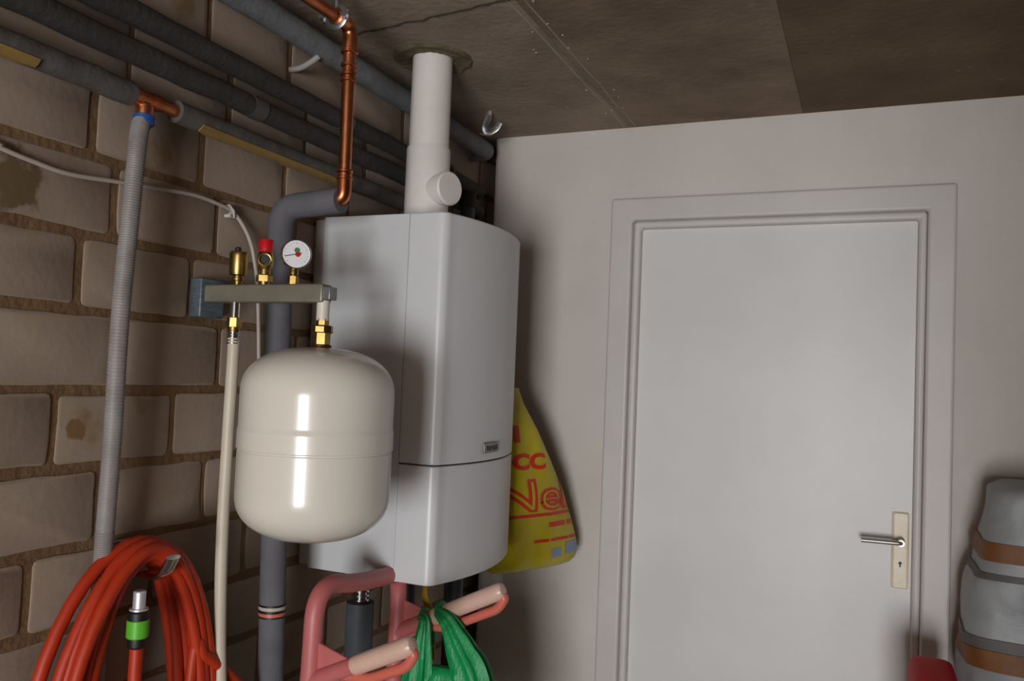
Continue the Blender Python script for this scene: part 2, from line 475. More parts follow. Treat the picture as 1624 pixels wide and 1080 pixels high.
for A, B in zip(rings, rings[1:]):
    for j in range(48): bm.faces.new((A[j], A[(j+1) % 48], B[(j+1) % 48], B[j]))
mesh_obj('cement_ring', bm, M_cement, f0)['label'] = 'rough brown cement ring on the ceiling'

# ------------------------------------------------------------------ vessel manifold bracket
AY = -1.30
az0 = P(400, 466, Y=AY).z
ah = .0175
k0 = thing('manifold_bracket', (0.0, AY, az0), 'grey steel bracket arm on the block wall carrying brass valves and gauge', 'valve bracket')
XA1 = P(519, 465, Y=AY).x
bm = bmesh.new()
box(bm, .012, XA1, AY-.016, AY+.016, az0-ah, az0+ah)
mesh_obj('arm', bm, M_armgrey, k0, bevel=.004)
bm = bmesh.new(); box(bm, XA1-.002, XA1+.014, AY-.012, AY+.012, az0-.012, az0+.012)
mesh_obj('end_plug', bm, M_zinc, k0, angle=20, bevel=.001)
bm = bmesh.new(); box(bm, .003, .034, AY-.026, AY+.040, az0-.048, az0+.030)
wp = mesh_obj('wall_plate', bm, M_bluegrey, k0, bevel=.003)
# air vent
def on_arm(px): return P(px, 450, Y=AY).x
x = on_arm(377); zt = az0+ah
bm = bmesh.new()
lathe(bm, [(.009, 0), (.009, .008), (.0125, .009), (.0125, .014), (.010, .015), (.010, .018), (.0165, .020), (.018, .026), (.018, .058), (.0185, .0585), (.0185, .062), (.0165, .066), (.006, .068)], (x, AY, zt), seg=28)
av = mesh_obj('air_vent', bm, M_brass, k0, angle=30); av['label'] = 'brass automatic air vent, first on the arm from the wall'
bm = bmesh.new(); lathe(bm, [(.006, 0), (.006, .008), (.004, .010)], (x-.003, AY, zt+.066), seg=16)
o = mesh_obj('vent_cap', bm, M_black, av)
# safety valve
x = on_arm(419)
bm = bmesh.new()
lathe(bm, [(.010, 0), (.010, .006)], (x, AY, zt), seg=24)
lathe(bm, [(.0165, .006), (.0165, .018), (.013, .02)], (x, AY, zt), seg=6)
lathe(bm, [(.011, .018), (.011, .03), (.014, .034), (.0155, .042), (.0155, .056), (.013, .062), (.012, .066)], (x, AY, zt), seg=28)
vd = (CAM - Vector((x, AY, zt+.047))); vd.z = 0; vd.normalize()
vd = (vd + Vector((-.03, 0, 0))).normalized()
cb = Vector((x, AY, zt+.047))
lathe(bm, [(.0135, 0), (.0135, .026), (.0115, .027), (.0098, .0265), (.0098, .020)], cb, vd, 28)
sv = mesh_obj('safety_valve', bm, M_brass, k0, angle=30); sv['label'] = 'brass safety valve with red cap'
bm = bmesh.new(); lathe(bm, [(.0096, 0), (.0096, .004)], cb + vd*.0185, vd, 24)
o = mesh_obj('outlet_bore', bm, M_black, sv)
bm = bmesh.new()
lathe(bm, [(.013, .064), (.0142, .066), (.0142, .086), (.0125, .089), (0, .090)], (x, AY, zt), seg=18)
o = mesh_obj('red_cap', bm, M_red, sv, angle=30)
# pressure gauge
x = on_arm(465)
bm = bmesh.new()
lathe(bm, [(.0105, 0), (.0105, .016)], (x, AY, zt), seg=6)
lathe(bm, [(.007, .014), (.007, .018), (.009, .019), (.009, .026), (.007, .034)], (x, AY, zt), seg=20)
gs = mesh_obj('gauge_stem', bm, M_brass, k0, angle=30)
gc = P(470, 403, Y=AY-.006)
gd = (CAM - gc); gd.z *= .6; gd.normalize(); gd = (gd + Vector((.12, 0, .0))).normalized()
bm = bmesh.new()
lathe(bm, [(.010, -.026), (.0265, -.022), (.0290, -.018), (.0290, 0), (.0280, .002), (.0262, .002), (.0258, -.001)], gc, gd, 40)
ga = mesh_obj('pressure_gauge', bm, M_chrome, k0, angle=30); ga['label'] = 'round white pressure gauge with thin black needle'
pin = Matrix.Translation(k0.location).inverted()
bm = bmesh.new(); lathe(bm, [(.0260, -.004), (.0260, .0005)], gc, gd, 40)
o = mesh_obj('dial', bm, M_dial, ga, angle=30)
gu = Vector((0,0,1)); gu = (gu - gd*gu.dot(gd)).normalized(); gr = gu.cross(gd).normalized()
gd_ = gd
bm = bmesh.new()
nd = (gr*-.97 + gu*-.24).normalized(); npn = nd.cross(gd)
obox(bm, gc + nd*.006 + gd*.0018, nd, npn, gd, .0165, .0007, .0003)
o = mesh_obj('needle', bm, M_black, ga)
nd2 = (gr*.97 + gu*.26).normalized()
bm = bmesh.new(); lathe(bm, [(.0052, 0), (.0052, .001)], gc + gd*.0006 + gr*.003, gd, 20)
o = mesh_obj('red_mark', bm, M_red, ga)
bm = bmesh.new(); lathe(bm, [(.0052, 0), (.0052, .0007)], gc + gd*.0006 + gu*.0075 + gr*.001, gd, 20)
o = mesh_obj('green_mark', bm, mat('dial_green', '#3f7a3c', .5), ga)
bm = bmesh.new()
for i in range(17):            # scale ticks round the dial
    a = math.radians(-130 + 260*i/16); v = gr*math.sin(a) + gu*math.cos(a)
    obox(bm, gc + v*.0215 + gd*.0006, v, v.cross(gd), gd, .0018 if i % 4 == 0 else .001, .0003, .0002)
o = mesh_obj('dial_scale', bm, M_black, ga)
# riser under the arm to the vessel
xv = P(512, 500, Y=AY).x
vz1 = P(509, 551, Y=AY).z
zs = az0-ah
zc1 = P(512, 505, Y=AY).z; zc2 = P(512, 547, Y=AY).z
bm = bmesh.new(); lathe(bm, [(.0120, zc1-.004), (.0120, zs+.004)], (xv, AY, 0), seg=20)
mesh_obj('riser', bm, mat('riser_white', '#d8d0c2', .3), k0)
bm = bmesh.new()
h = zc1-zc2
lathe(bm, [(.0125, zc1-h*.28), (.0125, zc1)], (xv, AY, 0), seg=6)
lathe(bm, [(.0195, zc1-h*.56), (.0205, zc1-h*.52), (.0205, zc1-h*.32), (.0195, zc1-h*.27)], (xv, AY, 0), seg=8)
lathe(bm, [(.0165, zc2), (.0165, zc1-h*.54)], (xv, AY, 0), seg=6)
cu = mesh_obj('union_coupling', bm, M_brass, k0, angle=20, bevel=.001); cu['label'] = 'brass union above the vessel'
# nipple toward the drain hose
xh = on_arm(375)
zh0 = P(374, 502, Y=AY).z
bm = bmesh.new(); lathe(bm, [(.0095, zh0-.002), (.0095, zs+.004)], (xh, AY, 0), seg=20)
mesh_obj('nipple', bm, M_chrome, k0)

# expansion vessel
vz0 = P(505, 857, Y=AY).z
VR = .1415
ve = thing('expansion_vessel', (xv, AY, vz0), 'glossy cream expansion vessel hanging under the grey bracket arm', 'expansion vessel')
prof = []
hb = .085
for i in range(15):
    a = i/14*PI/2
    prof.append((VR*math.sin(a)**.80 if i else 0, vz0 + hb*(1-math.cos(a)**.9 if i < 14 else 1)))
zb0 = P(505, 712, Y=AY).z; zb1 = P(505, 680, Y=AY).z
prof2 = []
for i in range(15):
    a = PI/2 - i/14*PI/2
    prof2.append((VR*math.sin(a)**.80 if i < 14 else 0, vz1 - hb*(1-math.cos(a)**.9 if i else 1)))
bm = bmesh.new()
lathe(bm, prof + [(VR, vz0+hb+.004), (VR, zb0-.009), (VR, zb0-.004), (VR-.0012, zb0-.002), (VR-.0012, zb0), (VR+.0015, zb0+.002), (VR+.0015, zb0+.006), (VR+.0015, zb1-.006), (VR+.0015, zb1-.002), (VR, zb1+.003), (VR, zb1+.008), (VR, vz1-hb-.004)] + prof2, (xv, AY, 0), seg=96)
mesh_obj('shell', bm, M_cream, ve, angle=30)
bm = bmesh.new(); lathe(bm, [(.019, vz1-.006), (.019, zc2-.0005), (.0150, zc2+.0005)], (xv, AY, 0), seg=32)
mesh_obj('seal_ring', bm, mat('seal_red', '#4a1c14', .5), ve)['label'] = 'dark red seal ring'
bm = bmesh.new(); lathe(bm, [(.014, vz0+.004), (.014, vz0-.004), (.009, vz0-.006)], (xv, AY, 0), seg=24)
mesh_obj('valve_cap', bm, M_black, ve)

# cream drain hose with ribbed brass tail
w0 = thing('drain_hose', (xh, AY, zh0), 'thin cream hose hanging straight down from the bracket arm', 'hose')
zf = P(374, 545, Y=AY).z
pts = smooth_path([(xh, AY, zf+.01), P(370, 560, Y=AY), P(361, 700, Y=AY), P(352, 860, Y=AY+.005), P(349, 1000, Y=AY+.01), P(350, 1120, Y=AY+.01), P(352, 1400, Y=AY+.01)], 10)
bm = bmesh.new(); tube(bm, pts, .0118, 18)
mesh_obj('hose', bm, M_hosewhite, w0)
bm = bmesh.new()
lathe(bm, [(.0145, zh0-.022), (.0145, zh0-.002)], (xh, AY, 0), seg=6)
lathe(bm, [(.0115, zh0-.030), (.0125, zh0-.028), (.0125, zh0-.020)], (xh, AY, 0), seg=20)
mesh_obj('hose_fitting', bm, M_brass, w0, angle=25, bevel=.001)['label'] = 'brass nut above the hose'
bm = bmesh.new()
pr = []; z = zh0-.028
n = 5; dz = (z-(zf-.002))/n
for i in range(n):
    pr += [(.0105, z-dz*(i+.05)), (.0138, z-dz*(i+.35)), (.0138, z-dz*(i+.7)), (.0105, z-dz*(i+.95))]
lathe(bm, pr[::-1], (xh, AY, 0), seg=24)
mesh_obj('ribbed_ferrule', bm, M_chrome, w0)

# ------------------------------------------------------------------ pipes along the wall
def zline(px, py, X): return P(px, py, X=X).z
YE = .30
# A: thick grey pipe close under the ceiling
XA = .070; zA = zline(450, 38, XA)
pa = thing('insulated_pipe', (0, -1.5, zA), 'thick pale grey insulated pipe, nearest the ceiling along the block wall', 'pipe', 'pipes along the block wall')
bm = bmesh.new()
pts = [(XA + noise.noise(Vector((i*.5, 0, 0)))*.003, -2.6 + (2.6-.16)*i/60, zA + noise.noise(Vector((i*.4, 7, 0)))*.003) for i in range(61)] 
pts = pts[:-3] + round_path([pts[-4], (XA, -.10, zA), (.002, -.10, zA)], .05)[1:]
tube(bm, pts, [.0285 + noise.noise(Vector((i*.8, 3, 3)))*.0012 for i in range(len(pts))], 20)
mesh_obj('sleeve', bm, M_insul, pa)
cpt = P(500, 100, X=XA)
bm = bmesh.new()
tube(bm, round_path([(.0, cpt.y, zA-.052), (.03, cpt.y, zA-.052), (.06, cpt.y, zA-.040), (XA+.01, cpt.y, zA-.028)], .015), .007, 10)
mesh_obj('pipe_clip', bm, mat('clip_grey', '#9a9895', .5), pa)['label'] = 'pale open pipe clip under the pipe'
# B and C: thin dark pipes
XB = .05; zB = zline(355, 95, XB); zC = zline(389, 164, XB); XD = .05; zD = zline(130, 117, XD)
def darkpipe(z, X, r, label, seed, joint_y):
    t = thing('insulated_pipe', (0, -1.5, z), label, 'pipe', 'pipes along the block wall')
    bm = bmesh.new()
    pts = [(X + noise.noise(Vector((i*.5, seed, 0)))*.003, -2.6 + (2.6-.14)*i/60, z + noise.noise(Vector((i*.4, 7, seed)))*.004) for i in range(61)] + [(X-.004, -.112, z), (X-.016, -.092, z), (.002, -.086, z)]
    tube(bm, pts, [r + noise.noise(Vector((i*.8, 3, seed)))*.0012 for i in range(64)], 18)
    mesh_obj('sleeve', bm, M_insul_dark, t)
    bm = bmesh.new()
    tube(bm, [(X, joint_y-.02, z), (X, joint_y+.02, z)], r+.002, 18)
    mesh_obj('joint_tape', bm, mat('joint_tape', '#4b4846', .8), t)
    for y in (-1.95, -.35):
        bm = bmesh.new()
        ring = [(X + (r+.003)*math.cos(a), y, z + (r+.003)*math.sin(a)) for a in [2*PI*i/24 for i in range(25)]]
        tube(bm, ring, .004, 8, cap=False, flat=(1.8, .6))
        tube(bm, [(0, y, z), (X-r, y, z)], .006, 8)
        mesh_obj('pipe_clip', bm, M_zinc, t)
darkpipe(zB, XB, .0225, 'dark insulated pipe, second below the ceiling along the block wall', 11, -.9)
darkpipe(zC, XB, .0225, 'dark insulated pipe directly above the one with the copper tee', 23, -1.22)
# D: grey pipe interrupted by the copper tee
pd = thing('insulated_pipe', (0, -1.5, zD), 'lowest grey insulated wall pipe, broken by a bare copper tee', 'pipe', 'pipes along the block wall')
ya = P(207, 150, X=XD).y; yb = P(278, 178, X=XD).y; yt = P(230, 160, X=XD).y
def sleeve(y0, y1, seed):
    bm = bmesh.new(); n = 40
    pts = [(XD + noise.noise(Vector((i*.5, seed, 0)))*.003, y0 + (y1-y0)*i/n, zD + noise.noise(Vector((i*.4, 7, seed)))*.003) for i in range(n+1)]
    tube(bm, pts, [.0215 + noise.noise(Vector((i*.8, 3, seed)))*.0015 for i in range(n+1)], 18)
    mesh_obj('sleeve', bm, mat('insulation_dirty', '#5d5956', .9, col2='#494542', scale=16, bump=.2, bscale=80, spots=('#7d7872', 26, .68)), pd)
sleeve(-2.6, ya, 31); sleeve(yb, -.02, 37)
bm = bmesh.new(); tube(bm, [(XD, ya-.04, zD), (XD, yb+.04, zD)], .0125, 18)
tube(bm, [(XD, yt-.028, zD), (XD, yt-.012, zD)], .0160, 18)
tube(bm, [(XD, yt-.014, zD), (XD, yt+.014, zD)], .0145, 18)
tube(bm, [(XD, yt+.012, zD), (XD, yt+.028, zD)], .0160, 18)
zt2 = P(228, 188, X=XD).z
tube(bm, [(XD, yt, zD), (XD, yt, zt2-.01)], .0125, 18)
tube(bm, [(XD, yt, zD-.012), (XD, yt, zD-.030)], .0160, 18)
mesh_obj('copper_tee', bm, M_copper, pd)['label'] = 'bare copper tee'
def tape(y0, y1):
    bm = bmesh.new(); n = 24
    pts = [(XD, y0 + (y1-y0)*i/n, zD - .001) for i in range(n+1)]
    # shell on the lower room-facing side
    ri = []
    for i, p in enumerate(pts):
        ww = (1 if 0 < i < n else .8) * (.9 + .25*noise.noise(Vector((i*.6, y0, 0))))
        row = []
        for j in range(7):
            a = math.radians(-28 - 62*ww*j/6)
            row.append(((XD + .0245*math.cos(a)), p[1], zD + .0245*math.sin(a)))
        ri.append(row)
    vo = [[bm.verts.new(q) for q in row] for row in ri]
    vi = [[bm.verts.new((XD + (q[0]-XD)*.86, q[1], zD + (q[2]-zD)*.86)) for q in row] for row in ri]
    for i in range(n):
        for j in range(6):
            bm.faces.new((vo[i][j], vo[i][j+1], vo[i+1][j+1], vo[i+1][j]))
            bm.faces.new((vi[i][j+1], vi[i][j], vi[i+1][j], vi[i+1][j+1]))
        for j in (0, 6): bm.faces.new((vo[i][j], vo[i+1][j], vi[i+1][j], vi[i][j]))
    for i in (0, n):
        for j in range(6): bm.faces.new((vo[i][j], vo[i][j+1], vi[i][j+1], vi[i][j]))
    mesh_obj('seam_tape', bm, M_yellowtape, pd)['label'] = 'strip of yellowed tape'
tape(P(310, 205, X=XD).y, P(535, 285, X=XD).y)
tape(-2.3, P(50, 100, X=XD).y)

# ribbed grey hose dropping from the tee
g0 = thing('flexible_conduit', (XD, yt, zt2), 'long ribbed grey flexible conduit dropping from the copper tee', 'conduit')
path = smooth_path([(XD, yt, zt2-.004), P(220, 215, X=.052), P(206, 350, X=.055), P(191, 500, X=.055), P(178, 700, X=.05), P(165, 860, X=.042), P(158, 960, X=.034), P(150, 1080, X=.03), P(140, 1250, X=.03)], 110)
rr = [.0155 + (.0007 if (i % 3) == 0 else -.0005) for i in range(len(path))]
bm = bmesh.new(); tube(bm, path, rr, 18)
mesh_obj('hose', bm, M_flex, g0, angle=80)
bm = bmesh.new()
lathe(bm, [(.0165, -.006), (.0185, -.004), (.0185, .002), (.017, .003), (.017, .006), (.0185, .007), (.0185, .011), (.015, .013)], (XD, yt, zt2-.006), seg=28)
mesh_obj('collar', bm, M_blue, g0)['label'] = 'blue collar at its top'

# white cable sagging over the blocks
cb0 = thing('cable', (0.008, -1.5, 1.85), 'thin white cable running across the block wall under the pipes', 'cable')
CX = .0125
q0 = P(-60, 205, X=CX)
pts = smooth_path([(CX, q0.y-1.2, q0.z+.06), (CX, q0.y-.55, q0.z+.05), q0, P(0, 234, X=CX), P(50, 255, X=CX), P(110, 276, X=CX), P(190, 289, X=CX), P(250, 299, X=CX), P(310, 310, X=CX), P(352, 326, X=CX), P(368, 335, X=CX), P(382, 352, X=CX+.004), P(395, 378, X=CX+.008), P(403, 410, X=CX+.008), P(409, 470, X=CX+.004), P(411, 620, X=CX)], 8)
bm = bmesh.new(); tube(bm, pts, .0042, 10)
mesh_obj('cord', bm, M_cable, cb0)
cl = P(366, 334, X=CX)
bm = bmesh.new()
tube(bm, [(.004, cl.y-.006, cl.z+.008), (CX+.003, cl.y-.006, cl.z+.010), (CX+.007, cl.y, cl.z), (CX+.003, cl.y+.006, cl.z-.010), (.004, cl.y+.006, cl.z-.008)], .003, 8, flat=(1, 2))
lathe(bm, [(.004, 0), (.004, .014), (.003, .015)], (.004, cl.y-.006, cl.z-.012), (1, 0, 0), 12)
mesh_obj('cable_clip', bm, mat('clip_white', '#c8c2ba', .4), cb0)

# ------------------------------------------------------------------ copper riser into grey elbow
FY = -1.13                       # plane of the insulated drop
zi = P(495, 322, Y=FY).z
XI = P(441, 420, Y=FY).x; xb_ = P(428, 1000, Y=FY).x; dxz = (xb_-XI)/(P(428, 1000, Y=FY).z - P(441, 420, Y=FY).z)
q_el = P(546, 316, Y=FY)         # end of the horizontal arm
cx = q_el.x - .002
ct = P(560, 52, Y=FY)            # elbow under the ceiling
h0 = thing('heating_pipe', (XI, FY, 1.0), 'bare copper pipe from the ceiling turning into a thick grey insulated elbow', 'pipe')
zc = H - .030
zc = min(P(557, 42, Y=FY).z, H-.03)
cxt = P(556, 45, Y=FY).x
bm = bmesh.new()
cpath = round_path([(cxt-.02, -2.55, zc), (cxt, FY, zc), (cx+.0, FY, zi+.004), (cx-.09, FY, zi)], [.03, .03], 10)
tube(bm, cpath, .0135, 22)
mesh_obj('pipe', bm, M_copper, h0)
def ringband(bm, p, d, r, w):
    d = Vector(d).normalized(); p = Vector(p)
    lathe(bm, [(r-.003, -w/2), (r, -w/2+.002), (r, w/2-.002), (r-.003, w/2)], p, d, 24)
bm = bmesh.new()
dn = (Vector((cx, FY, zi)) - Vector((cxt, FY, zc))).normalized()
top = Vector((cxt, FY, zc)); bot = Vector((cx, FY, zi+.004))
ep = round_path([(cxt, FY-.055, zc), top, top + dn*.06], .032, 10); tube(bm, ep, .0158, 22)
ringband(bm, (cxt, FY-.052, zc), (0, 1, 0), .0185, .012)
ringband(bm, top + dn*.055, dn, .0185, .012)
for s in (.085, .105, .118): ringband(bm, top + dn*s, dn, .0168 if s > .09 else .0175, .009)
mesh_obj('elbow', bm, M_copper, h0)['label'] = 'shiny copper elbow under the ceiling'
bm = bmesh.new()
ep = round_path([bot - dn*.055, bot, bot + Vector((-.04, 0, 0))], .03, 10); tube(bm, ep, .0158, 22)
for s in (.045, .060): ringband(bm, bot - dn*s, dn, .0175, .008)
mesh_obj('elbow', bm, M_copper, h0)['label'] = 'copper elbow above the boiler'
bm = bmesh.new()
ip = round_path([(cx-.006, FY, zi+.002), (XI, FY, zi-.006), (XI+dxz*(1.2-zi), FY, 1.2), (XI+dxz*(.0-zi), FY, 0.0)], [.045, .01], 10)
tube(bm, ip, .0275, 26)
mesh_obj('insulation_sleeve', bm, M_insul_side, h0)
sz = P(428, 966, Y=FY).z
bm = bmesh.new(); lathe(bm, [(.0284, sz-.014), (.0284, sz+.014)], (XI+dxz*(sz-zi), FY, 0), seg=28)
st = mesh_obj('pipe_label', bm, M_black, h0); st['label'] = 'dark band with white and red stripes'
bm = bmesh.new(); lathe(bm, [(.0290, sz+.003), (.0290, sz+.010)], (XI+dxz*(sz-zi), FY, 0), seg=28)
o = mesh_obj('white_stripe', bm, M_cable, st)
bm = bmesh.new(); lathe(bm, [(.0290, sz-.010), (.0290, sz-.003)], (XI+dxz*(sz-zi), FY, 0), seg=28)
o = mesh_obj('red_stripe', bm, M_hook, st)
# ceiling clamp on the copper
cy = P(522, 28, Z=zc).y
ccx = cxt - .02*(FY-cy)/(FY+2.55)
bm = bmesh.new()
ring = [(ccx + .018*math.cos(a), cy, zc + .018*math.sin(a)) for a in [2*PI*i/28 for i in range(29)]]
tube(bm, ring, .005, 8, cap=False, flat=(2.2, .7))
for s in (-1, 1):
    obox(bm, (ccx + s*.027, cy, zc), Vector((1,0,0)), Vector((0,1,0)), Vector((0,0,1)), .010, .010, .004)
    lathe(bm, [(.005, -.010), (.005, .010)], (ccx + s*.028, cy, zc), (0,0,1), 6)
lathe(bm, [(.006, 0), (.006, H-zc-.016)], (ccx, cy, zc+.016), (0,0,1), 12)
mesh_obj('pipe_clamp', bm, M_zinc, h0)['label'] = 'zinc pipe clamp'

# ------------------------------------------------------------------ pipes under and beside the boiler
def under_pipe(px, py0, Y, label, r, m, fit=True, ztop=BZ0-.004, zb=.0, group='pipes under the boiler'):
    c = P(px, py0, Y=Y); x = c.x
    t = thing('boiler_pipe', (x, Y, zb), label, 'pipe', group)
    zt_ = ztop - (.09 if fit else 0)
    bm = bmesh.new(); lathe(bm, [(r, zb), (r, zt_)], (x, Y, 0), seg=22); mesh_obj('pipe', bm, m, t)
    if fit:
        bm = bmesh.new()
        lathe(bm, [(.010, ztop-.095), (.010, ztop)], (x, Y, 0), seg=18)
        lathe(bm, [(.021, ztop-.034), (.021, ztop-.012)], (x, Y, 0), seg=6)
        pr = []
        for i in range(4): pr += [(.017, ztop-.088+i*.011), (.023, ztop-.085+i*.011), (.023, ztop-.081+i*.011), (.017, ztop-.078+i*.011)]
        lathe(bm, pr, (x, Y, 0), seg=24)
        mesh_obj('fitting', bm, M_chrome, t, angle=30)['label'] = 'chrome fitting with ribs'
    return t
under_pipe(570, 985, -.83, 'dark grey pipe with chrome fitting under the boiler, seen through the pink frame', .034, mat('pipe_bluegrey', '#565c63', .6, col2='#4a5056', scale=12))
under_pipe(722, 930, -.60, 'dark pipe hanging below the far front corner of the boiler', .020, M_pipedark, fit=False)
under_pipe(645, 950, -.70, 'black pipe under the boiler just right of the pink frame', .020, mat('pipe_black', '#202326', .6), fit=False)
# dark riser behind the flue, in the corner
c = P(742, 330, Y=-.30)
gp = thing('corner_pipe', (c.x, -.30, 0), 'dark upright pipe in the corner right of the flue', 'pipe')
bm = bmesh.new(); lathe(bm, [(.022, 0), (.022, c.z+.04)], (c.x, -.30, 0), seg=22); mesh_obj('pipe', bm, M_pipedark, gp)
bm = bmesh.new(); lathe(bm, [(.027, c.z+.0), (.027, c.z+.03)], (c.x, -.30, 0), seg=22)
lathe(bm, [(.024, c.z+.03), (.024, c.z+.05), (.010, c.z+.055)], (c.x, -.30, 0), seg=22); mesh_obj('coupling', bm, M_insul_dark, gp)

# small bent metal strap on the ceiling, right of the flue
mc = P(775, 180, Z=H)
s0 = thing('metal_strap', (mc.x, mc.y, H), 'small bent metal strap end stuck to the ceiling right of the flue', 'strap')
bm = bmesh.new()
tube(bm, smooth_path([(mc.x+.012, mc.y-.02, H), (mc.x+.004, mc.y-.01, H-.018), (mc.x-.010, mc.y, H-.042), (mc.x-.004, mc.y+.006, H-.058), (mc.x+.022, mc.y+.01, H-.048), (mc.x+.034, mc.y+.012, H-.028)], 8), .006, 8, flat=(.3, 1.6))
mesh_obj('strip', bm, M_zinc, s0)
bm = bmesh.new()
tube(bm, smooth_path([(mc.x-.028, mc.y+.004, H-.062), (mc.x-.006, mc.y+.008, H-.066), (mc.x+.012, mc.y+.012, H-.060), (mc.x+.026, mc.y+.012, H-.040)], 8), .005, 8, flat=(.4, 1.6))
lathe(bm, [(.006, 0), (.006, .012), (.003, .014)], (mc.x+.014, mc.y-.02, H), (0,0,-1), 6)
mesh_obj('loose_end', bm, mat('tan_strip', '#b89a76', .5), s0)

# ------------------------------------------------------------------ orange hose coil
HX = .085
hk = P(240, 903, X=HX)
w = thing('hose_hook', (0, hk.y, hk.z), 'shiny metal wall hook carrying the orange hose coil', 'hook')
bm = bmesh.new()
box(bm, .004, .010, hk.y-.022, hk.y+.022, hk.z-.05, hk.z+.045); mesh_obj('hook_plate', bm, M_zinc, w, bevel=.003)
bm = bmesh.new()
hp_ = round_path([(.008, hk.y, hk.z-.012), (.115, hk.y, hk.z-.010), (.135, hk.y, hk.z+.028)], .02)
tube(bm, hp_, .011, 14, flat=(.6, 1.5)); mesh_obj('hook_arm', bm, M_chrome, w)

h1 = thing('hose_coil', (HX, hk.y, .3), 'bright orange garden hose looped in a coil over the wall hook', 'hose')
rr = random.Random(5)
N = 13
ws = [.205, .197, .186, .170, .178, .160, .150, .136, .145, .124, .116, .108, .128]
hs = [.42, .44, .40, .43, .39, .41, .38, .40, .42, .39, .41, .40, .42]
xo = [.040, .062, .084, .050, .106, .074, .096, .060, .100, .045, .066, .045, .066]
tz = [.040, .032, .036, .026, .034, .022, .028, .012, .020, .008, .010, .002, .014]
yo = [-.012, .004, -.006, .008, -.010, .004, -.010, .006, -.004, .004, -.004, .006, .002]
def lp_(i, L):
    i0 = int(i) % N; i1 = (i0+1) % N; f = i - int(i); f = f*f*(3-2*f)
    return L[i0]*(1-f) + L[i1]*f
pts = []
steps = 48
hr = .0112
for s in range(N*steps + steps//2 + 1):
    th = s/steps
    i = min(th, N-1.0001) if th < N-1 else N-1.0001
    a = 2*PI*th + PI                # start at the bottom
    w_, h_, x_, t_, y_ = (lp_(i, L) for L in (ws, hs, xo, tz, yo))
    ca = math.cos(a); sa = math.sin(a)
    top = hk.z + .010 + t_
    z = top - h_ + h_*ca
    wz = w_*sa
    y = hk.y + y_ + wz + .004*math.sin(3*a + i*2)
    pts.append(Vector((x_, y, z)))
k = next(i for i, p in enumerate(pts) if p.z > P(330, 1040, X=.1).z and p.y > hk.y)   # unused guard
cnx = P(217, 1022, X=.11)
# trim: drop the last half turn and rise to the connector
pts = pts[:N*steps + 1]
end = pts[-1]
pts = pts[:-6] + smooth_path([pts[-7], Vector((.112, cnx.y+.02, end.z-.01)), Vector((.112, cnx.y+.004, end.z+.09)), Vector((.11, cnx.y, cnx.z-.12)), cnx], 8)[1:]
tail = smooth_path([P(430, 1210, X=.10), P(395, 1110, X=.10), P(372, 1078, X=.10), P(342, 1052, X=.10), P(322, 1040, X=.095), P(306, 1046, X=.085), Vector((.06, hk.y+.10, pts[0].z+.12)), pts[0]], 8)
pts = tail[:-1] + pts
bm = bmesh.new(); tube(bm, pts, hr, 14)
mesh_obj('hose', bm, M_orange, h1)
bm = bmesh.new()
lathe(bm, [(.0115, -.006), (.0155, -.002), (.0165, .012), (.0160, .016), (.0160, .041), (.0175, .042), (.0175, .056), (.014, .060)], cnx, (0,0,1), 24)
cn = mesh_obj('connector_body', bm, M_black, h1, angle=30)
bm = bmesh.new()
lathe(bm, [(.0165, .012), (.0185, .014), (.0185, .042), (.0165, .044)], cnx, (0,0,1), 28)
mesh_obj('connector_sleeve', bm, M_green, h1, angle=30)['label'] = 'green sleeve of the hose connector'
bm = bmesh.new()
lathe(bm, [(.0155, .059), (.0155, .062), (.0105, .063), (.0105, .090), (.009, .092)], cnx, (0,0,1), 24)
mesh_obj('connector_tip', bm, mat('connector_metal', '#e2e0e4', .4, metal=.6), h1, angle=30)['label'] = 'shiny metal tip of the hose connector'

# ------------------------------------------------------------------ pink folding rack
RX = .26
r0 = thing('storage_rack', (0, -1.1, .45), 'pink tubular wall rack with two upward padded arms under the boiler', 'rack')
ll = P(492, 1075, X=RX); lt = P(510, 955, X=RX); tl = P(545, 928, X=RX); tr = P(612, 912, X=RX); rb = P(632, 1000, X=RX)
yl = P(494, 1040, X=RX).y; yr = P(630, 980, X=RX).y; zt_ = (tr.z + tl.z)/2
bm = bmesh.new()
fp = round_path([(0.01, yl, .45), (RX-.02, yl, .55), (RX, yl, P(492, 1075, X=RX).z), (RX, yl+.004, P(500, 958, X=RX).z+.04), (RX, P(570, 925, X=RX).y, P(570, 925, X=RX).z), (RX, yr+.002, P(622, 912, X=RX).z), (RX, yr, rb.z-.06), (RX-.02, yr, .55), (.01, yr, .45)],
                [.08, .08, .09, .09, .05, .08, .08], 10)
tube(bm, fp, .0195, 20)
mesh_obj('frame', bm, M_pink, r0)
for y in (yl, yr):
    bm = bmesh.new()
    lathe(bm, [(.032, 0), (.032, .008), (.022, .012)], (.004, y, .45), (1, 0, 0), 24)
    mesh_obj('wall_foot', bm, M_pink, r0)
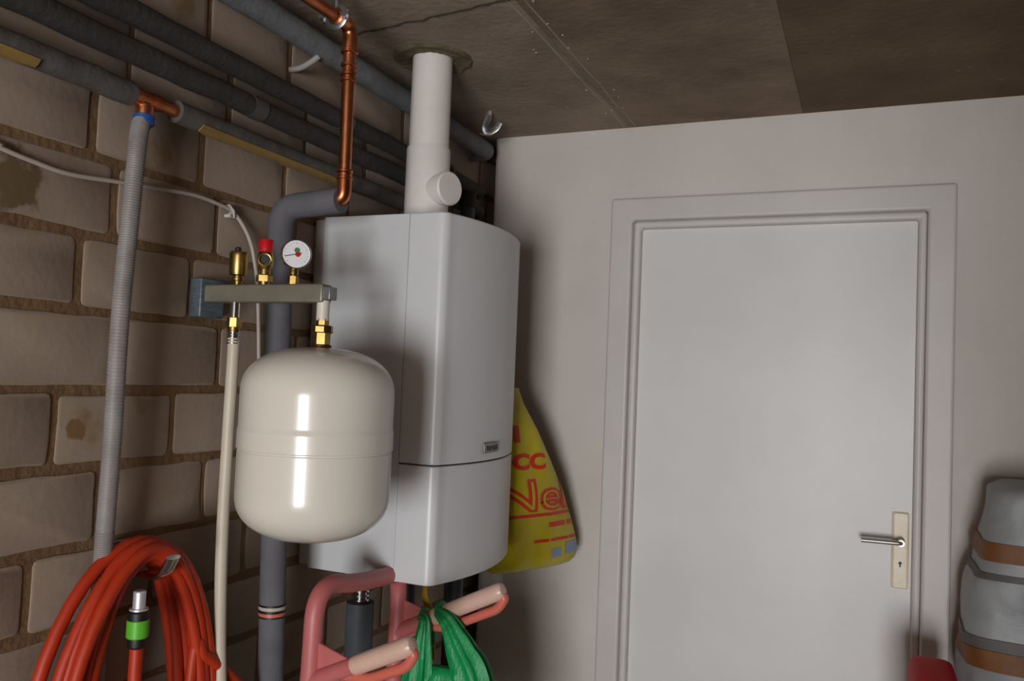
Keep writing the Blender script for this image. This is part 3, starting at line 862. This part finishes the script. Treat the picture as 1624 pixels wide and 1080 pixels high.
def arm(y, b_px, t_px, label, gus):
    B = P(*b_px, Y=y); B.x = max(B.x, RX-.002); T = P(*t_px, Y=y)
    d = (T-B).normalized(); n = Vector((-d.z, 0, d.x))
    bm = bmesh.new()
    tube(bm, [B - d*.015, B, B + d*.10], .0180, 20)
    mesh_obj('arm_socket', bm, M_pink, r0)
    L = (T-B).length
    bm = bmesh.new()
    sp = [B + d*s for s in (.095, .10, .11)] + [B + d*(.11+(L-.13)*i/10) for i in range(1, 11)] + [T - d*.010, T - d*.003, T]
    rad = [.0165, .0185, .0190] + [.0190]*10 + [.0185, .0150, .007]
    tube(bm, sp, rad, 22)
    pad = mesh_obj('arm_pad', bm, M_pad, r0); pad['label'] = label
    bm = bmesh.new()              # thinner return rod below the pad
    lo = -n*.034
    rp = round_path([B + d*.07 - n*.010, B + d*.12 + lo*.95, T - d*.03 + lo, T - d*.004 + lo*.45, T - d*.02 - n*.008], .018, 6)
    tube(bm, rp, .0105, 14)
    mesh_obj('return_rod', bm, M_hook, r0)
    bm = bmesh.new()              # gusset plate between leg and arm
    a = B + Vector((0, 0, .075)); c = B + d*.10 + n*.008; e = B - Vector((0, 0, .03))
    tri = [a, c, B + d*.10 - n*.016, e]
    f = [bm.verts.new(q + Vector((0, -.004, 0))) for q in tri]; g = [bm.verts.new(q + Vector((0, .004, 0))) for q in tri]
    for i in range(4): bm.faces.new((f[i], f[(i+1) % 4], g[(i+1) % 4], g[i]))
    bm.faces.new(f[::-1]); bm.faces.new(g)
    mesh_obj('gusset', bm, M_pink, r0, bevel=.003)
    return B, T, d
arm(yl, (500, 1078), (657, 1022), 'cream padded arm nearest the camera', 1)
aB, aT, ad_ = arm(yr, (634, 1000), (800, 935), 'cream padded arm reaching past the boiler corner', 1)

# yellow strap under the boiler
ys = thing('strap', P(672, 935, Y=-.93), 'short yellow strap hanging between boiler bottom and pink arm', 'strap')
ya_ = yr + .06
p0 = P(668, 925, Y=ya_); p1 = P(682, 975, Y=ya_)
bm = bmesh.new()
sp = smooth_path([Vector((p0.x-.01, -.84, BZ0-.006)), Vector((p0.x, ya_+.02, BZ0-.030)), p0.lerp(p1, .4), p1, p1 + Vector((.01, 0, -.10))], 8)
tube(bm, sp, .012, 12, flat=(.45, 1.3))
mesh_obj('webbing', bm, M_ystrap, ys)

# green carrier bag hanging from the far arm
sA = 0.0
def arm_pt(px): 
    # point of the arm axis whose sight line has this column
    best = None
    for i in range(400):
        q = aB + ad_*(i/400*(aT-aB).length)
        c = ROT.transposed() @ (q - CAM); u = 812 + FPX*c.x/-c.z
        if best is None or abs(u-px) < best[0]: best = (abs(u-px), q)
    return best[1]
gA = arm_pt(678); gB = arm_pt(704)
gb = thing('carrier_bag', Vector((gA.x+.03, yr, .55)), 'thin green plastic carrier bag hanging by its handles on the pink arm', 'bag')
def handle(q, targets, widths):
    """handle looped over the arm then widening into the bag"""
    bm = bmesh.new()
    nn = Vector((-ad_.z, 0, ad_.x))
    back = [q + Vector((0, .030, -.06)), q + Vector((0, .024, -.01))]
    loop = [q + Vector((0, .022*math.cos(a), 0)) + nn*(.022*math.sin(a)) for a in (PI*.15, PI*.5, PI*.85)]
    pts = smooth_path(back + loop + targets, 8)
    n = len(pts); m = len(back + loop)
    rad = []
    for i in range(n):
        u = i/8
        if u < m-1: rad.append(.0075)
        else:
            k = u-(m-1); i0 = min(int(k), len(widths)-2); f = k-i0
            rad.append(widths[i0]*(1-f) + widths[i0+1]*f)
    rings = tube(bm, pts, rad, 28)
    for i, rg in enumerate(rings):      # gathered folds
        for j, v in enumerate(rg):
            c = pts[i]; k = 1 + .20*math.sin(j*2*PI/28*7 + i*.05)*(1 if i > m*8-8 else .3)
            v.co = c + (v.co - c)*k
            v.co.y = c.y + (v.co.y - c.y)*(.75 if i > m*8 else 1)
    return bm
yg = yr
ta = [P(674, 985, Y=yg-.028), P(671, 1015, Y=yg-.03), P(667, 1050, Y=yg-.03), P(662, 1090, Y=yg-.03), P(664, 1150, Y=yg-.02)]
tb = [P(710, 985, Y=yg-.028), P(722, 1010, Y=yg-.03), P(734, 1038, Y=yg-.03), P(748, 1075, Y=yg-.03), P(752, 1150, Y=yg-.02)]
mesh_obj('handle', handle(gA, ta, [.010, .012, .019, .026, .034, .045]), M_gbag, gb, angle=80)
mesh_obj('handle', handle(gB, tb, [.010, .018, .027, .034, .042, .05]), M_gbag, gb, angle=80)
bm = bmesh.new()               # bag body: puffy sack with folds
ca_ = P(705, 1110, Y=yg-.02)
rings = []
for i in range(25):
    v = i/24; z = P(700, 1052, Y=yg).z - .42*v
    wx = .060 + .085*min(1, v*2.2)**.7; wy = .012 + .075*min(1, v*1.6)
    if v > .85: q = math.sqrt(max(0, 1-((v-.85)/.15)**2)); wx *= .3+.7*q; wy *= .15+.85*q
    if v < .12: wx *= .62 + .38*v/.12
    ring = []
    for j in range(64):
        a = 2*PI*j/64
        k = 1 + .07*math.sin(9*a + v*3) * (1-v*.5) + .06*noise.noise(Vector((math.cos(a)*2, math.sin(a)*2, v*4)))
        ring.append(bm.verts.new((ca_.x + wx*k*math.cos(a) - .005*v, ca_.y + wy*k*math.sin(a), z)))
    rings.append(ring)
for A, B in zip(rings, rings[1:]):
    for j in range(64): bm.faces.new((A[j], A[(j+1) % 64], B[(j+1) % 64], B[j]))
bm.faces.new(rings[0][::-1]); bm.faces.new(rings[-1])
mesh_obj('sack', bm, M_gbag, gb, angle=80)

# ------------------------------------------------------------------ yellow printed bag
yk = thing('peg', (0.19, BY1-.004, 1.42), 'small metal peg on the far side of the boiler behind the yellow bag', 'peg')
bagc = Vector((.27, -.27, 0))
# outline per height: z, centre y, centre x, half width y, half width x
zT = P(838, 612, Y=-.34).z
prof = []   # height, near end (x, y), far end (x, y), half thickness
for py, pxr, xe, nx, ny, th in ((615, 822, .300, .235, -.440, .008), (638, 829, .318, .235, -.445, .014), (680, 850, .345, .235, -.450, .030), (725, 868, .365, .235, -.452, .044),
        (770, 885, .385, .238, -.452, .054), (815, 898, .400, .240, -.450, .060), (845, 906, .410, .245, -.448, .060), (868, 911, .418, .255, -.440, .055), (880, 908, .418, .27, -.425, .044), (888, 902, .412, .285, -.405, .028)):
    q = P(pxr, py, X=xe)
    prof.append((q.z, nx, ny, xe, min(q.y, -.05), th))
yb_ = thing('carrier_bag', (.30, -.28, prof[-1][0]), 'bulging yellow plastic bag with red lettering between boiler and plaster wall', 'bag')
bm = bmesh.new(); rings = []
fine = []
for i in range(len(prof)-1):
    for k in range(4):
        f = k/4; fine.append(tuple(prof[i][c]*(1-f)+prof[i+1][c]*f for c in range(6)))
fine.append(prof[-1])
for i, (z, nx, ny, xe, ye, th) in enumerate(fine):
    N_ = Vector((nx, ny, 0)); E_ = Vector((xe, ye, 0)); u = (E_-N_); L = u.length/2; u.normalize(); v = Vector((u.y, -u.x, 0))
    c0_ = (N_+E_)/2; ring = []
    for j in range(72):
        a = 2*PI*j/72; c, s_ = math.cos(a), math.sin(a)
        q = c0_ + u*(L*math.copysign(abs(c)**.75, c)) + v*(th*math.copysign(abs(s_)**.85, s_))
        w_ = (.007*noise.noise(Vector((q.x*14, q.y*10, z*9))) + .004*noise.noise(Vector((q.x*30, q.y*26, z*14))))*min(1, th/.03)
        q = q + v*(w_*s_); q.z = z; ring.append(bm.verts.new(q))
    rings.append(ring)
for A, B in zip(rings, rings[1:]):
    for j in range(72): bm.faces.new((A[j], A[(j+1) % 72], B[(j+1) % 72], B[j]))
bm.faces.new(rings[0][::-1]); bm.faces.new(rings[-1])
bmesh.ops.triangulate(bm, faces=[f for f in bm.faces if len(f.verts) > 4])
bmesh.ops.recalc_face_normals(bm, faces=bm.faces[:])
tree = BVHTree.FromBMesh(bm)
sack = mesh_obj('sack', bm, M_bag, yb_, angle=80)
bm = bmesh.new()
zt_b = prof[0][0]
hp2 = smooth_path([(.262, -.415, zt_b-.01), (.245, -.436, zt_b+.02), (.215, -.452, zt_b+.042), (.200, -.458, zt_b+.034), (.205, -.448, zt_b+.012), (.250, -.425, zt_b-.012)], 8)
tube(bm, hp2, .006, 10, flat=(.6, 1.6)); mesh_obj('handle', bm, M_bag, yb_)
yk.location = (.200, BY1-.004, zt_b+.028)
bm = bmesh.new(); tube(bm, round_path([(.200, BY1-.006, zt_b+.024), (.200, BY1+.05, zt_b+.024), (.200, BY1+.055, zt_b+.05)], .008), .004, 10)
mesh_obj('peg_rod', bm, M_zinc, yk)

def project(verts, lift):
    out = []
    for v in verts:
        hit = tree.ray_cast(Vector((1.2, v.y, v.z)), Vector((-1, 0, 0)))
        out.append(None if hit[0] is None else hit[0] + Vector((lift, 0, 0)))
    return out
def print_on_bag(name, rects_or_text, m, y, z, size, slope=0.0, lift=.0016, off=0.0, sx=1.0):
    """flat print wrapped onto the +X face of the bag (runs along +Y)"""
    if isinstance(rects_or_text, str):
        cu = bpy.data.curves.new('tmp', 'FONT'); cu.body = rects_or_text; cu.size = size; cu.resolution_u = 3; cu.offset = off
        to = bpy.data.objects.new('tmp', cu); COL.objects.link(to)
        bpy.context.view_layer.update()
        me = bpy.data.meshes.new_from_object(to.evaluated_get(bpy.context.evaluated_depsgraph_get()))
        bpy.data.objects.remove(to); bpy.data.curves.remove(cu)
        bm = bmesh.new(); bm.from_mesh(me); bpy.data.meshes.remove(me)
    else:
        bm = bmesh.new()
        for (a, b, w_, h_) in rects_or_text:
            n = max(1, int(w_/.008))
            for i in range(n):
                q = [bm.verts.new(p) for p in ((a+w_*i/n, b, 0), (a+w_*(i+1)/n, b, 0), (a+w_*(i+1)/n, b+h_, 0), (a+w_*i/n, b+h_, 0))]
                bm.faces.new(q)
    for _ in range(3):
        long_ = [e for e in bm.edges if e.calc_length() > .010]
        if not long_: break
        bmesh.ops.subdivide_edges(bm, edges=long_, cuts=1)
        bmesh.ops.triangulate(bm, faces=[f for f in bm.faces if len(f.verts) > 4])
    bm.verts.ensure_lookup_table()
    for v in bm.verts: v.co = Vector((0, y + v.co.x*sx, z + v.co.y + slope*v.co.x*sx))
    pr = project([v.co for v in bm.verts], lift)
    dead = [v for v, p in zip(bm.verts, pr) if p is None]
    for v, p in zip(bm.verts, pr):
        if p is not None: v.co = p
    bmesh.ops.delete(bm, geom=dead, context='VERTS')
    return mesh_obj(name, bm, m, yb_, smooth=False)
print_on_bag('bag_lettering', 'ITI', M_bagred, -.455, 1.342, .062, .0, sx=1.5, off=.003)
print_on_bag('bag_lettering', 'OCC', M_bagred, -.45, 1.262, .062, .0, sx=1.32, off=.003)
print_on_bag('bag_lettering', 'Nel', M_bagred, -.455, 1.142, .125, .0, sx=1.60, off=.005)
print_on_bag('bag_letter_fill', 'Nel', M_bag, -.455, 1.142, .125, .0, sx=1.60, off=-.0025, lift=.0028)
print_on_bag('bag_underline', [(0, 0, .285, .009)], M_bagred, -.44, 1.122, 1, .0)
print_on_bag('bag_small_print', [(0, 0, .07, .014), (.08, 0, .03, .014)], M_bagred, -.26, 1.088, 1, .0)
print_on_bag('bag_small_print', [(0, 0, .05, .009), (.056, 0, .08, .009), (.142, 0, .04, .009)], M_bagred, -.31, 1.045, 1, .0)
print_on_bag('bag_picture', [(0, 0, .065, .036)], M_bagblue, -.185, 1.0, 1, .0)
print_on_bag('bag_picture', [(0, 0, .045, .026)], M_bagblue, -.25, .996, 1, .0)

# ------------------------------------------------------------------ wrapped bundle and red bin at the right
wb = thing('wrapped_bundle', (1.80, -.22, 0), 'tall grey plastic-wrapped bundle with brown tape bands right of the door', 'bundle')
BYc = -.20
zt0 = P(1600, 772, Y=BYc-.14).z
def bx_at(px, py): return P(px, py, Y=BYc-.14)
edge = [(1540, 1600), (1533, 1180), (1534, 1080), (1536, 1040), (1534, 1022), (1536, 990), (1539, 950), (1545, 925), (1556, 912), (1561, 895), (1565, 868), (1570, 840), (1577, 805), (1582, 785), (1592, 774)]
ez = [(bx_at(px, py).z, bx_at(px, py).x) for px, py in edge]
ez[0] = (.01, ez[0][1])
XRR = 2.12
def bundle_rings(ez, grow=0, z0=None, z1=None, n=90):
    rings = []
    za, zb = ez[0][0], ez[-1][0]
    z0 = za if z0 is None else z0; z1 = zb if z1 is None else z1
    for i in range(n+1):
        z = z0 + (z1-z0)*i/n
        for k in range(len(ez)-1):
            if ez[k][0] <= z <= ez[k+1][0] + 1e-6:
                f = (z-ez[k][0])/(ez[k+1][0]-ez[k][0]); xl = ez[k][1]*(1-f) + ez[k+1][1]*f; break
        else: xl = ez[-1][1]
        if z > zb-.02: xl += .02*(1-math.sqrt(max(0, 1-((z-(zb-.02))/.02)**2)))
        cxx = (xl+XRR)/2; hx = (XRR-xl)/2 + grow; hy = .14 + grow
        ring = []
        for j in range(60):
            a = 2*PI*j/60; c, s = math.cos(a), math.sin(a); e = .38
            x = cxx + hx*math.copysign(abs(c)**e, c); y = BYc + hy*math.copysign(abs(s)**e, s)
            w_ = .010*noise.noise(Vector((x*9, y*9, z*7))) + .006*noise.noise(Vector((x*22, y*22, z*14)))
            ring.append(Vector((x + c*w_, y + s*w_*.8, z)))
        rings.append(ring)
    return rings
def skin(bm, rings, cap=True):
    V = [[bm.verts.new(p) for p in r] for r in rings]
    for A, B in zip(V, V[1:]):
        m = len(A)
        for j in range(m): bm.faces.new((A[j], A[(j+1) % m], B[(j+1) % m], B[j]))
    if cap: bm.faces.new(V[0][::-1]); bm.faces.new(V[-1])
bm = bmesh.new(); skin(bm, bundle_rings(ez)); mesh_obj('wrap', bm, M_wrap, wb, angle=80)
def band(pya, pyb, name, m, label):
    za = bx_at(1580, pyb).z; zb = bx_at(1580, pya).z
    bm = bmesh.new(); skin(bm, bundle_rings(ez, .004, za, zb, 10)); o = mesh_obj(name, bm, m, wb, angle=50); o['label'] = label
band(864, 894, 'tape_band', M_brown, 'upper brown band')
band(1036, 1068, 'tape_band', M_brown, 'lower brown band')
band(1017, 1035, 'dark_strap', M_darkwrap, 'dark band above the lower brown one')
band(913, 923, 'dark_strap', M_darkwrap, 'dark crease below the upper brown band')

rc = P(1500, 1062, Y=-.38)
rbx = thing('storage_bin', (rc.x, -.38, 0), 'red rounded bin on the floor by the door frame, left of the wrapped bundle', 'bin')
rz = P(1470, 1067, Y=-.42).z
x0_, x1_ = P(1446, 1075, Y=-.5).x, P(1530, 1080, Y=-.5).x
bm = bmesh.new()
def rrect(cx, cy, hx, hy, r, z):
    out = []
    for (sx, sy, a) in ((-1,-1,PI), (1,-1,1.5*PI), (1,1,0), (-1,1,.5*PI)):
        for t in range(7):
            out.append(Vector((cx+sx*(hx-r)+r*math.cos(a+t*PI/12), cy+sy*(hy-r)+r*math.sin(a+t*PI/12), z)))
    return out
cxr = (x0_+x1_)/2; hxr = (x1_-x0_)/2
skin(bm, [rrect(cxr, -.38, hxr*.8, .11, .03, .0), rrect(cxr, -.38, hxr*.82, .112, .03, .02), rrect(cxr, -.38, hxr*.94, .128, .03, rz-.09)])
mesh_obj('bin_body', bm, M_binred, rbx, angle=50)
bm = bmesh.new()
skin(bm, [rrect(cxr, -.38, hxr*.97, .132, .03, rz-.092), rrect(cxr, -.38, hxr, .136, .032, rz-.085), rrect(cxr, -.38, hxr, .136, .032, rz-.045), rrect(cxr, -.38, hxr*.95, .128, .032, rz-.020), rrect(cxr, -.38, hxr*.82, .11, .032, rz-.005), rrect(cxr, -.38, hxr*.6, .08, .03, rz)])
mesh_obj('bin_lid', bm, M_binred, rbx, angle=50)

# ------------------------------------------------------------------ camera, light
cd = bpy.data.cameras.new('camera'); co = bpy.data.objects.new('camera', cd); COL.objects.link(co)
cd.sensor_fit = 'HORIZONTAL'; cd.sensor_width = 36; cd.lens = 36*FPX/1624
co.matrix_world = Matrix.Translation(CAM) @ ROT.to_4x4()
cd.clip_start = .05
sc = bpy.context.scene
sc.camera = co

def area(name, loc, target, sx, sy, e, col):
    l = bpy.data.lights.new(name, 'AREA'); l.shape = 'RECTANGLE'; l.size = sx; l.size_y = sy
    l.energy = e; l.color = col
    o = bpy.data.objects.new(name, l); COL.objects.link(o); o.location = loc
    o.rotation_euler = (Vector(target) - Vector(loc)).to_track_quat('-Z', 'Y').to_euler()
    return o
area('daylight_opening', ((GX0+GX1)/2, YF-.06, .76), ((GX0+GX1)/2, 0, .90), GX1-GX0, 1.44, 185, (.97, .985, 1.0))

wd = bpy.data.worlds.new('world'); sc.world = wd; wd.use_nodes = True
nt = wd.node_tree; bg = nt.nodes['Background']
sk = nt.nodes.new('ShaderNodeTexSky'); sk.sky_type = 'NISHITA'; sk.sun_elevation = math.radians(35); sk.sun_disc = False
nt.links.new(sk.outputs['Color'], bg.inputs['Color']); bg.inputs['Strength'].default_value = .08

sc.view_settings.view_transform = 'Standard'; sc.view_settings.look = 'None'
sc.view_settings.exposure = 0.0; sc.view_settings.gamma = 1.0
sc.view_settings.use_curve_mapping = False
